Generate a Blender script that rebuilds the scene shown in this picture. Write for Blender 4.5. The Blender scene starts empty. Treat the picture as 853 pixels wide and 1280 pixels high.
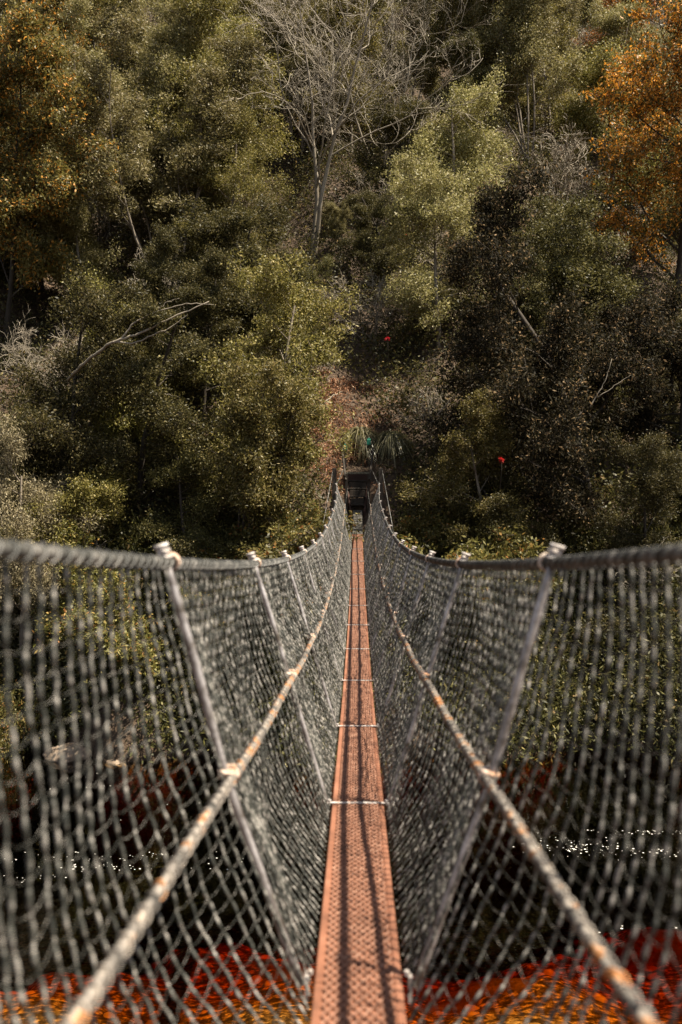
import bpy, math, random
import numpy as np
from mathutils import noise, Vector

R = math.radians
rng = np.random.default_rng(11)
random.seed(5)
scene = bpy.context.scene
COL = scene.collection
EYE = 7.0
F = 1244.0


def atpx(px, py, d):
    """world point on the sight line of photo pixel (px, py) at distance d"""
    return np.array(((px - 447) / F * d, d, EYE + (600 - py) / F * d))


# ------------------------------------------------------------------ mesh helpers
class MB:
    def __init__(self):
        self.v, self.q, self.t, self.n = [], [], [], 0

    def add(self, v, q=None, t=None):
        v = np.asarray(v, float).reshape(-1, 3)
        if q is not None and len(q):
            self.q.append(np.asarray(q, int).reshape(-1, 4) + self.n)
        if t is not None and len(t):
            self.t.append(np.asarray(t, int).reshape(-1, 3) + self.n)
        self.v.append(v)
        self.n += len(v)

    def build(self, name, mat, parent=None, smooth=False, mesh=False):
        me = bpy.data.meshes.new(name)
        v = np.concatenate(self.v)
        q = np.concatenate(self.q) if self.q else np.zeros((0, 4), int)
        t = np.concatenate(self.t) if self.t else np.zeros((0, 3), int)
        me.vertices.add(len(v))
        me.vertices.foreach_set('co', v.astype(np.float32).ravel())
        idx = np.concatenate([q.ravel(), t.ravel()]).astype(np.int32)
        me.loops.add(len(idx))
        me.loops.foreach_set('vertex_index', idx)
        me.polygons.add(len(q) + len(t))
        st = np.concatenate([np.arange(len(q)) * 4, len(q) * 4 + np.arange(len(t)) * 3]).astype(np.int32)
        me.polygons.foreach_set('loop_start', st)
        me.polygons.foreach_set('use_smooth', np.full(len(q) + len(t), bool(smooth)))
        me.update(calc_edges=True)
        if mat:
            me.materials.append(mat)
        if mesh:
            return me
        return link(name, me, parent)

    def box(self, c, s, rz=0.0, rx=0.0, bev=0.0):
        x, y, z = s[0] / 2, s[1] / 2, s[2] / 2
        b = min(bev, x * .9, y * .9, z * .9)
        if b > 0:
            ring = lambda zz, k: [(-x + k, -y + k + 0, zz), (x - k, -y + k, zz), (x - k, y - k, zz), (-x + k, y - k, zz)]
            v = np.array(ring(-z, b) + ring(-z + b, 0) + ring(z - b, 0) + ring(z, b))
            q = [(3, 2, 1, 0), (12, 13, 14, 15)]
            for r in range(3):
                for k in range(4):
                    q.append((r * 4 + k, r * 4 + (k + 1) % 4, r * 4 + 4 + (k + 1) % 4, r * 4 + 4 + k))
        else:
            v = np.array([(-x, -y, -z), (x, -y, -z), (x, y, -z), (-x, y, -z), (-x, -y, z), (x, -y, z), (x, y, z), (-x, y, z)])
            q = [(3, 2, 1, 0), (4, 5, 6, 7), (0, 1, 5, 4), (1, 2, 6, 5), (2, 3, 7, 6), (3, 0, 4, 7)]
        if rx:
            ca, sa = math.cos(rx), math.sin(rx)
            v = v @ np.array([[1, 0, 0], [0, ca, sa], [0, -sa, ca]])
        if rz:
            ca, sa = math.cos(rz), math.sin(rz)
            v = v @ np.array([[ca, sa, 0], [-sa, ca, 0], [0, 0, 1]])
        self.add(v + np.array(c), q)

    def tube(self, pts, rad, sides=6, lobes=0, twist=0.0, amp=0.0, cap=True):
        P = np.asarray(pts, float)
        n = len(P)
        r = np.broadcast_to(np.asarray(rad, float), (n,))
        T = np.gradient(P, axis=0)
        T /= np.linalg.norm(T, axis=1)[:, None] + 1e-12
        ref = np.array((0, 0, 1.)) if abs(T[:, 2]).mean() < .8 else np.array((0, 1., 0))
        A = np.cross(T, ref)
        A /= np.linalg.norm(A, axis=1)[:, None] + 1e-12
        B = np.cross(T, A)
        a = np.arange(sides) / sides * 2 * np.pi
        if lobes:
            s = np.concatenate([[0], np.cumsum(np.linalg.norm(np.diff(P, axis=0), axis=1))])
            rr = r[:, None] * (1 + amp * np.cos(lobes * (a[None] - twist * s[:, None])))
        else:
            rr = np.repeat(r[:, None], sides, 1)
        V = P[:, None] + rr[..., None] * (np.cos(a)[None, :, None] * A[:, None] + np.sin(a)[None, :, None] * B[:, None])
        i = np.arange(n - 1)[:, None] * sides
        k = np.arange(sides)[None]
        k2 = (k + 1) % sides
        q = np.stack([i + k, i + k2, i + sides + k2, i + sides + k], -1).reshape(-1, 4)
        V = V.reshape(-1, 3)
        t = []
        if cap:
            V = np.concatenate([V, P[:1], P[-1:]])
            m = n * sides
            for j in range(sides):
                t.append((m, (j + 1) % sides, j))
                t.append((m + 1, (n - 1) * sides + j, (n - 1) * sides + (j + 1) % sides))
        self.add(V, q, t)


def link(name, data, parent=None):
    o = bpy.data.objects.new(name, data)
    COL.objects.link(o)
    o.parent = parent
    return o


def tag(o, label=None, cat=None, group=None, kind=None):
    if label: o['label'] = label
    if cat: o['category'] = cat
    if group: o['group'] = group
    if kind: o['kind'] = kind
    return o


def empty(name, loc, label, cat, group=None, rz=0):
    o = link(name, None)
    o.location = loc
    o.rotation_euler.z = rz
    return tag(o, label, cat, group)


# ------------------------------------------------------------------ materials
def mat(name):
    m = bpy.data.materials.new(name)
    m.use_nodes = True
    nt = m.node_tree
    b = nt.nodes['Principled BSDF']
    return m, nt, b


def N(nt, typ, **kw):
    n = nt.nodes.new(typ)
    for k, v in kw.items():
        if k.startswith('i_'):
            n.inputs[k[2:].replace('_', ' ')].default_value = v
        else:
            setattr(n, k, v)
    return n


def ramp(nt, fac, stops, interp='LINEAR'):
    r = nt.nodes.new('ShaderNodeValToRGB')
    r.color_ramp.interpolation = interp
    e = r.color_ramp.elements
    while len(e) < len(stops):
        e.new(.5)
    for k, (p, c) in enumerate(stops):
        e[k].position = p
        e[k].color = (*c, 1)
    nt.links.new(fac, r.inputs[0])
    return r


def noise_mat(name, stops, scale=8, detail=6, rough=.7, bump=.3, bdist=.02, bscale=None, metallic=0, coords='Object', stretch=None, spec=.4):
    m, nt, b = mat(name)
    tc = N(nt, 'ShaderNodeTexCoord')
    src = tc.outputs[coords]
    if stretch:
        mp = N(nt, 'ShaderNodeMapping')
        mp.inputs['Scale'].default_value = stretch
        nt.links.new(src, mp.inputs[0])
        src = mp.outputs[0]
    n = N(nt, 'ShaderNodeTexNoise', i_Scale=scale, i_Detail=detail, i_Roughness=.62)
    nt.links.new(src, n.inputs['Vector'])
    r = ramp(nt, n.outputs[0], stops)
    nt.links.new(r.outputs[0], b.inputs['Base Color'])
    b.inputs['Roughness'].default_value = rough
    b.inputs['Metallic'].default_value = metallic
    b.inputs['Specular IOR Level'].default_value = spec
    if bump:
        n2 = N(nt, 'ShaderNodeTexNoise', i_Scale=bscale or scale * 4, i_Detail=5)
        nt.links.new(src, n2.inputs['Vector'])
        bp = N(nt, 'ShaderNodeBump', i_Strength=bump, i_Distance=bdist)
        nt.links.new(n2.outputs[0], bp.inputs['Height'])
        nt.links.new(bp.outputs[0], b.inputs['Normal'])
    return m


def leaf_mat(name, stops, transl=.36, rough=.5, gloss=.32):
    m, nt, b = mat(name)
    g = N(nt, 'ShaderNodeNewGeometry')
    oi = N(nt, 'ShaderNodeObjectInfo')
    r = ramp(nt, g.outputs['Random Per Island'], stops)
    hs = N(nt, 'ShaderNodeHueSaturation')
    mr = N(nt, 'ShaderNodeMapRange')
    mr.inputs['To Min'].default_value = .72
    mr.inputs['To Max'].default_value = 1.25
    nt.links.new(oi.outputs['Random'], mr.inputs[0])
    nt.links.new(mr.outputs[0], hs.inputs['Value'])
    mr2 = N(nt, 'ShaderNodeMapRange')
    mr2.inputs['To Min'].default_value = .487
    mr2.inputs['To Max'].default_value = .508
    nt.links.new(oi.outputs['Random'], mr2.inputs[0])
    nt.links.new(mr2.outputs[0], hs.inputs['Hue'])
    nt.links.new(r.outputs[0], hs.inputs['Color'])
    nt.links.new(hs.outputs[0], b.inputs['Base Color'])
    b.inputs['Roughness'].default_value = rough
    b.inputs['Specular IOR Level'].default_value = gloss
    tr = N(nt, 'ShaderNodeBsdfTranslucent')
    nt.links.new(hs.outputs[0], tr.inputs[0])
    mx = N(nt, 'ShaderNodeMixShader')
    mx.inputs[0].default_value = transl
    nt.links.new(b.outputs[0], mx.inputs[1])
    nt.links.new(tr.outputs[0], mx.inputs[2])
    nt.links.new(mx.outputs[0], nt.nodes['Material Output'].inputs['Surface'])
    return m


M = {}
M['olive'] = leaf_mat('olive_leaves', [(0, (.08, .076, .016)), (.45, (.17, .152, .034)), (.8, (.28, .24, .065)), (1, (.44, .36, .15))])
M['pale'] = leaf_mat('pale_leaves', [(0, (.125, .115, .034)), (.5, (.23, .205, .07)), (.85, (.35, .305, .125)), (1, (.50, .43, .25))])
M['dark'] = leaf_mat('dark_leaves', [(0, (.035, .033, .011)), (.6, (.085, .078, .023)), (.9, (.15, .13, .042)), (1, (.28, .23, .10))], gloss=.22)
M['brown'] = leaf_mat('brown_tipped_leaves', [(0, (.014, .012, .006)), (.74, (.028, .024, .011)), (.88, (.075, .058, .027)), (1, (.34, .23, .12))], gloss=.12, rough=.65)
M['orange'] = leaf_mat('orange_leaves', [(0, (.06, .052, .014)), (.42, (.13, .10, .022)), (.56, (.40, .16, .022)), (1, (.66, .29, .045))])
M['rust'] = leaf_mat('rust_flecked_leaves', [(0, (.08, .07, .018)), (.5, (.17, .145, .038)), (.84, (.25, .20, .06)), (.89, (.55, .24, .035)), (1, (.66, .32, .06))])
M['bank'] = leaf_mat('bank_leaves', [(0, (.06, .058, .015)), (.5, (.13, .12, .03)), (.85, (.25, .215, .065)), (.95, (.36, .22, .06)), (1, (.36, .13, .03))])
M['grey'] = leaf_mat('grey_leaves', [(0, (.12, .10, .055)), (.6, (.24, .20, .115)), (1, (.42, .34, .21))])
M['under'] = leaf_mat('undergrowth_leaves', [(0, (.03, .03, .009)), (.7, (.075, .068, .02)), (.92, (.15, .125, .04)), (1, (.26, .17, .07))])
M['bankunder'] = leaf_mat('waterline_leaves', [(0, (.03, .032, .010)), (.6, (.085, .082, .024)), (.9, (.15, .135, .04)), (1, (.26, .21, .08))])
M['blade'] = leaf_mat('grass_blades', [(0, (.07, .068, .03)), (.6, (.17, .16, .07)), (1, (.38, .34, .20))], rough=.35)
M['deadfern'] = leaf_mat('dead_fern', [(0, (.12, .055, .025)), (.5, (.27, .13, .06)), (.8, (.38, .21, .11)), (1, (.5, .36, .23))], transl=.15, rough=.7, gloss=.2)
M['bark'] = noise_mat('dark_bark', [(.3, (.02, .015, .010)), (.7, (.06, .046, .032))], 6, bump=.6, rough=.85, stretch=(1, 1, .3))
M['palebark'] = noise_mat('pale_bark', [(.3, (.12, .095, .07)), (.7, (.27, .225, .17))], 5, bump=.4, rough=.8, stretch=(1, 1, .3))
M['dead'] = noise_mat('silver_dead_wood', [(.3, (.15, .125, .09)), (.7, (.34, .29, .22))], 5, bump=.3, rough=.75)
M['earth'] = noise_mat('leaf_litter_earth', [(.3, (.03, .02, .012)), (.5, (.065, .042, .025)), (.65, (.11, .07, .04)), (.8, (.17, .12, .08))], 3.5, 10, rough=.9, bump=.8, bdist=.08, bscale=12)
M['rock'] = noise_mat('boulder_rock', [(.3, (.10, .065, .04)), (.5, (.22, .16, .11)), (.7, (.34, .26, .19))], 5, 8, rough=.8, bump=.6, bdist=.03, bscale=14)
M['stone'] = noise_mat('river_stone', [(.3, (.10, .07, .04)), (.5, (.28, .21, .13)), (.7, (.50, .40, .27))], 2.3, 6, rough=.6, bump=.4, coords='Object', bdist=.02)
M['bed'] = noise_mat('gravel_riverbed', [(.40, (.008, .005, .003)), (.5, (.05, .034, .02)), (.57, (.20, .15, .085)), (.68, (.62, .50, .33))], 7, 12, rough=.8, bump=.8, bdist=.04, bscale=22, stretch=(1, 1.3, 1))
M['timber'] = noise_mat('weathered_timber', [(.3, (.022, .018, .013)), (.7, (.065, .05, .037))], 5, 8, rough=.85, bump=.5, bdist=.006, stretch=(1, 1, .2))
M['redtimber'] = noise_mat('red_brown_timber', [(.3, (.03, .015, .01)), (.7, (.075, .036, .024))], 5, 8, rough=.85, bump=.5, bdist=.006)
M['greyplank'] = noise_mat('grey_ramp_board', [(.3, (.05, .046, .038)), (.6, (.12, .11, .09)), (.8, (.19, .175, .15))], 6, 8, rough=.85, bump=.5, bdist=.005, stretch=(4, .6, 1))
M['lichen'] = noise_mat('lichen_timber', [(.35, (.12, .10, .07)), (.55, (.28, .27, .19)), (.7, (.42, .40, .30))], 18, 8, rough=.9, bump=.5, bdist=.005)
M['greenp'] = noise_mat('green_plastic', [(.4, (.012, .16, .10)), (.6, (.02, .24, .15))], 20, rough=.4, bump=.0)
M['galv'] = noise_mat('galvanised_pipe', [(.34, (.11, .09, .07)), (.5, (.33, .30, .29)), (.7, (.62, .58, .57))], 16, 7, rough=.45, metallic=.55, bump=.25, bdist=.002)
M['clamp'] = noise_mat('chalky_clamp', [(.3, (.22, .14, .10)), (.45, (.42, .37, .33)), (.7, (.66, .62, .60))], 30, 6, rough=.65, metallic=.1, bump=.3, bdist=.002)
M['loop'] = noise_mat('frayed_loop', [(.3, (.42, .20, .09)), (.5, (.58, .42, .32)), (.7, (.66, .58, .50))], 18, 6, rough=.75, bump=.4, bdist=.003)
M['net'] = noise_mat('grey_net_strand', [(.38, (.022, .024, .02)), (.5, (.066, .066, .056)), (.62, (.34, .315, .28))], 34, 8, rough=.6, bump=.4, bdist=.001, bscale=260)
M['cable'] = noise_mat('dark_steel_cable', [(.3, (.03, .031, .028)), (.5, (.065, .064, .058)), (.68, (.22, .205, .185))], 12, 8, rough=.45, metallic=.0, bump=.2, bdist=.002)
M['rope'] = noise_mat('rusty_rope', [(.36, (.07, .065, .058)), (.47, (.20, .175, .15)), (.55, (.32, .28, .235)), (.59, (.44, .20, .07)), (.72, (.24, .09, .035))], 11, 5, rough=.7, bump=.4, bdist=.002, bscale=120)
M['deck'] = noise_mat('terracotta_painted_steel', [(.3, (.10, .042, .024)), (.46, (.20, .083, .046)), (.56, (.235, .098, .055)), (.72, (.32, .15, .092))], 3.2, 9, rough=.62, bump=.25, bdist=.002, bscale=140)
M['grip'] = noise_mat('terracotta_grip', [(.3, (.09, .042, .026)), (.46, (.22, .10, .058)), (.56, (.26, .122, .074)), (.72, (.42, .24, .16))], 14, 9, rough=.55, bump=.2, bdist=.001, bscale=200)
M['petal'] = leaf_mat('red_petals', [(0, (.30, .01, .012)), (1, (.55, .025, .025))], gloss=.2)
mf, nt, b = mat('foam')
b.inputs['Base Color'].default_value = (.8, .76, .68, 1)
b.inputs['Roughness'].default_value = .5
M['foam'] = mf

# tannin water: fresnel reflection over a clear surface, absorption inside the body
mw, nt, b = mat('tannin_water')
nt.nodes.remove(b)
tr = N(nt, 'ShaderNodeBsdfTransparent')
gl = N(nt, 'ShaderNodeBsdfGlossy')
gl.inputs['Roughness'].default_value = .012
fr = N(nt, 'ShaderNodeFresnel', i_IOR=1.33)
tc = N(nt, 'ShaderNodeTexCoord')
mp = N(nt, 'ShaderNodeMapping')
mp.inputs['Scale'].default_value = (.7, 1.6, 1)
nt.links.new(tc.outputs['Object'], mp.inputs[0])
n1 = N(nt, 'ShaderNodeTexNoise', i_Scale=2.4, i_Detail=2.5, i_Distortion=.5)
nt.links.new(mp.outputs[0], n1.inputs['Vector'])
bp = N(nt, 'ShaderNodeBump', i_Strength=.35, i_Distance=.014)
nt.links.new(n1.outputs[0], bp.inputs['Height'])
nt.links.new(bp.outputs[0], gl.inputs['Normal'])
nt.links.new(bp.outputs[0], fr.inputs['Normal'])
mx = N(nt, 'ShaderNodeMixShader')
nt.links.new(fr.outputs[0], mx.inputs[0])
nt.links.new(tr.outputs[0], mx.inputs[1])
nt.links.new(gl.outputs[0], mx.inputs[2])
out = nt.nodes['Material Output']
nt.links.new(mx.outputs[0], out.inputs['Surface'])
va = N(nt, 'ShaderNodeVolumeAbsorption', i_Density=3.4)
va.inputs['Color'].default_value = (.86, .60, .06, 1)
nt.links.new(va.outputs[0], out.inputs['Volume'])
M['water'] = mw


# ------------------------------------------------------------------ terrain
def smooth(a, b, x):
    t = np.clip((x - a) / (b - a), 0, 1)
    return t * t * (3 - 2 * t)


def shore(x):
    return 25.6 + .7 * np.sin(x * .45 + 1) + .5 * np.sin(x * 1.3) - 2.2 * np.exp(-(x / 3.5) ** 2) + .05 * np.clip(x, 0, 30)


def ground_z(x, y):
    x = np.asarray(x, float)
    y = np.asarray(y, float)
    s = shore(x)
    t = y - s
    bed = -.34 - .75 * smooth(12.0, 17.0, y + .5 * np.sin(x * 1.7)) - 2.5 * smooth(15.4, 21.5, y + .8 * np.sin(x * .8) + .25 * np.sin(x * 4.7 + y * 3) + .3 * np.sin(x * 2.3 + y) - .10 * x) + .08 * np.sin(x * 2.1 + y) * np.cos(y * 1.7)
    up = np.where(t < 4.0, t * 1.18, 4.72 + (t - 4.0) * .80)
    hill = up + .35 * np.sin(x * .7 + y * .3) * smooth(2, 8, t) + .25 * np.sin(x * 1.9 - y * .8) * smooth(1, 5, t)
    cz = np.interp(y, [23, 26, 28, 30.4, 31.8, 33.5, 60], [-.3, 3.2, 4.9, 5.7, 7.05, 8.3, 8.3 + 26.5 * .82])
    w = np.exp(-(x / 1.8) ** 2) * (1 - smooth(34, 42, y)) * smooth(23, 25, y)
    hill = hill * (1 - w) + cz * w
    z = np.where(t > 0, hill, np.maximum(bed, t * 20.0))
    z = np.where(t > 0, z, np.minimum(z, -.0))
    near = -(y - 3.5)
    z = np.where(near > 0, np.maximum(-.45 + near * 1.15, -5), z)
    z = np.where(near > 0, np.minimum(z, 5.2), z)
    return z


xs = np.concatenate([np.linspace(-110, -24, 30)[:-1], np.linspace(-24, 24, 161), np.linspace(24, 110, 30)[1:]])
ys = np.concatenate([np.linspace(-40, 0, 16)[:-1], np.linspace(0, 45, 200), np.linspace(45, 150, 80)[1:]])
X, Y = np.meshgrid(xs, ys)
Z = ground_z(X, Y)
Z += np.array([noise.fractal(Vector((x * .5, y * .5, 0)), 1.0, 2.1, 4) for x, y in zip(X.ravel(), Y.ravel())]).reshape(X.shape) * .22
mb = MB()
nx, ny = len(xs), len(ys)
ii = np.arange(ny - 1)[:, None] * nx + np.arange(nx - 1)[None]
mb.add(np.stack([X, Y, Z], -1).reshape(-1, 3), np.stack([ii, ii + 1, ii + nx + 1, ii + nx], -1).reshape(-1, 4))
tag(mb.build('hillside', M['earth'], smooth=True), kind='structure')

mb = MB()
mb.box((0, 14, -3), (200, 34, 6))
tag(mb.build('river_water', M['water']), kind='structure')


# ------------------------------------------------------------------ stones
def stone_mesh(seed, mat_, sub=2, flat=.6, rough=.25):
    r = np.random.default_rng(seed)
    bm_v = []
    n, m = 5 * sub // 2 + 1, 7 * sub // 2
    ph = np.linspace(0, np.pi, n)
    th = np.arange(m) / m * 2 * np.pi
    V = np.stack([np.sin(ph)[:, None] * np.cos(th), np.sin(ph)[:, None] * np.sin(th), np.repeat(np.cos(ph)[:, None], m, 1)], -1).reshape(-1, 3)
    off = r.normal(size=3) * 10
    d = np.array([noise.fractal(Vector(v * 1.1 + off), 1, 2, 4) for v in V])
    V = V * (1 + rough * d[:, None])
    V[:, 2] *= flat
    mb = MB()
    i = np.arange(n - 1)[:, None] * m
    k = np.arange(m)[None]
    mb.add(V, np.stack([i + k, i + m + k, i + m + (k + 1) % m, i + (k + 1) % m], -1).reshape(-1, 4))
    return V, mb


bx_ = np.arange(-10, 11, .05)
by_ = np.concatenate([np.arange(8, 18, .05), np.arange(18, 23.5, .12)])
BX, BY = np.meshgrid(bx_, by_)
hh = np.array([noise.hetero_terrain(Vector((x * 3.1, y * 2.4, 1)), .7, 2.1, 4, .6) for x, y in zip(BX.ravel(), BY.ravel())]).reshape(BX.shape)
BZ = ground_z(BX, BY) + .06 + .03 * np.abs(hh - .6)
mb = MB()
nx_, ny_ = len(bx_), len(by_)
ii = np.arange(ny_ - 1)[:, None] * nx_ + np.arange(nx_ - 1)[None]
mb.add(np.stack([BX, BY, BZ], -1).reshape(-1, 3), np.stack([ii, ii + 1, ii + nx_ + 1, ii + nx_], -1).reshape(-1, 4))
tag(mb.build('riverbed', M['bed']), kind='structure')
V0, mb0 = stone_mesh(3, None, 2)
mb = MB()
stones = [stone_mesh(k + 20, None, 2, .55)[1] for k in range(5)]
for k in range(5000):
    x, y = rng.uniform(-9, 10), 8.5 + 11.5 * rng.random() ** .85
    s = .018 + .13 * rng.random() ** 5
    a = rng.uniform(0, 6.28)
    src = stones[k % 5]
    v = src.v[0] * np.array((s * rng.uniform(.8, 1.5), s, s))
    v = v @ np.array([[math.cos(a), math.sin(a), 0], [-math.sin(a), math.cos(a), 0], [0, 0, 1]])
    mb.add(v + np.array((x, y, float(ground_z(x, y)) + s * .25)), src.q[0])
tag(mb.build('riverbed_stones', M['stone'], smooth=True), 'orange stones under the shallow tannin water', kind='stuff')


def boulder(loc, s, seed, label, rz=0):
    _, m = stone_mesh(seed, None, 12, .62, .22)
    m.v[0] = m.v[0] * np.array(s)
    o = m.build('boulder', M['rock'], smooth=True)
    o.location = loc
    o.rotation_euler.z = rz
    tag(o, label, 'boulder')


boulder((-7.3, 24.8, .04), (.6, .42, .5), 31, 'long pale brown boulder in the water at the far left bank')
boulder((-6.0, 24.5, -.10), (.3, .25, .3), 35, 'small low rock in the water right of the long pale boulder')

mb = MB()
for (x0, y0, sx, sy, n) in [(-4.6, 18.2, 2.0, .25, 60), (-4.2, 17.7, 1.2, .15, 40), (-5.8, 17.2, 1.5, .2, 16), (4.2, 18.9, 1.0, .5, 110), (6.0, 19.7, 1.3, .12, 60), (5.6, 18.6, .5, .25, 30), (-6.5, 22.5, 1.0, .9, 16), (5, 15.4, 1.5, .5, 4), (-3, 21, 3, 1.2, 14)]:
    for k in range(n):
        x, y = rng.normal(x0, sx * .6), rng.normal(y0, sy * .6)
        r = .006 + .014 * rng.random() ** 3
        a = np.arange(6) / 6 * 6.283
        v = np.stack([x + r * 1.3 * np.cos(a), y + r * np.sin(a), np.full(6, .003)], -1)
        mb.add(v, t=[(0, j, j + 1) for j in range(1, 5)])
tag(mb.build('foam_specks', M['foam']), 'white foam specks drifting on the dark water', kind='stuff')

# ------------------------------------------------------------------ bridge
Y0, Y1 = -1.2, 28.2


def deck_z(y): return EYE - (2.08 - .0033 * (np.asarray(y, float) - 15.2) ** 2)
def rope_z(y): return EYE - (.81 - .0041 * (np.asarray(y, float) - 14.7) ** 2)
def hand_x(y): return np.interp(y, [-2, 1.7, 3.15, 5.3, 8, 12, 24, 28.2], [.68, .63, .605, .557, .54, .52, .51, .6])
def mid_x(y): return np.interp(y, [-2, 1.7, 3.15, 5.3, 8, 28.2], [.47, .445, .40, .352, .34, .36])
def mid_z(y): return rope_z(y) - np.interp(y, [0, 1.7, 3.15, 5.3, 12, 28], [.74, .74, .685, .61, .60, .62])


STAN = [.9] + [3.15 + .0 * k + (0 if k == 0 else 2.2 * k) for k in range(12)]
STAN = [s for s in STAN if s < 27.6]

bridge = empty('suspension_footbridge', (0, 0, float(deck_z(0))), 'narrow suspension footbridge with terracotta deck and grey net sides', 'bridge')
ZB = float(deck_z(0))


def bp_(m, name, mt, parent=None, smooth=False):
    o = m.build(name, mt, None, smooth)
    for v in ():
        pass
    o.data.transform(__import__('mathutils').Matrix.Translation((0, 0, -ZB)))
    o.parent = parent or bridge
    return o


# deck: pressed steel channels end to end, each 2.2 m long
HW = .14
mb = MB()
for k in range(-2, 13):
    ya, yb = 3.15 + 2.2 * k - .03, 3.15 + 2.2 * (k + 1) - .036
    ya, yb = max(ya, Y0), min(yb, Y1 - .1)
    if yb <= ya: continue
    n = 9
    yy = np.linspace(ya, yb, n)
    zz = deck_z(yy)
    prof = [(-HW, -.06), (-HW, -.004), (-HW + .004, 0), (-HW + .022, 0), (-HW + .026, -.004), (HW - .026, -.004), (HW - .022, 0), (HW - .004, 0), (HW, -.004), (HW, -.06)]
    v = np.array([[(px, y, z + pz) for px, pz in prof] for y, z in zip(yy, zz)]).reshape(-1, 3)
    m_ = len(prof)
    q = [(i * m_ + j, i * m_ + (j + 1) % m_, (i + 1) * m_ + (j + 1) % m_, (i + 1) * m_ + j) for i in range(n - 1) for j in range(m_)]
    mb.add(v, q)
deck = bp_(mb, 'deck', M['deck'])
# raised grip: wavy ribs pressed across the plank, interlocking like expanded steel
mb = MB()
yy = np.arange(Y0 + .05, Y1 - .15, .030)
xx = np.linspace(-HW + .03, HW - .03, 29)
for i, y in enumerate(yy):
    ph = math.pi * (i % 2)
    w = np.cos(np.arange(29) * math.pi / 2 * 1.0 + ph)
    P = np.stack([xx, y + .011 * w, np.full(29, float(deck_z(y)) + .001) + .0022 * w], -1)
    mb.tube(P, .0046, 4, cap=False)
bp_(mb, 'grip_mesh', M['grip'], deck, True)

# ties across the deck
for y in STAN:
    if y > Y1 - .6: continue
    mb = MB()
    z = float(deck_z(y))
    bar = abs(y - 3.15) > .5
    if bar:
        mb.box((0, y, z + .009), (.336, .016, .007), bev=.002)
    for s in (-1, 1):
        if not bar:
            mb = MB()
        mb.box((s * .166, y, z - .03), (.012, .03, .09), bev=.003)
        mb.tube([(s * .155, y, z + .012), (s * .155, y, z + .026)], .009, 6)
        if not bar:
            bp_(mb, 'tie_bracket', M['clamp'])
    if bar:
        bp_(mb, 'cross_tie', M['clamp'])


# ropes and net, side by side
def rope_curve(s, fx, fz, step=.012, y0=Y0, y1=Y1):
    y = np.arange(y0, y1, step)
    return np.stack([s * fx(y), y, fz(y)], -1)


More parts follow.
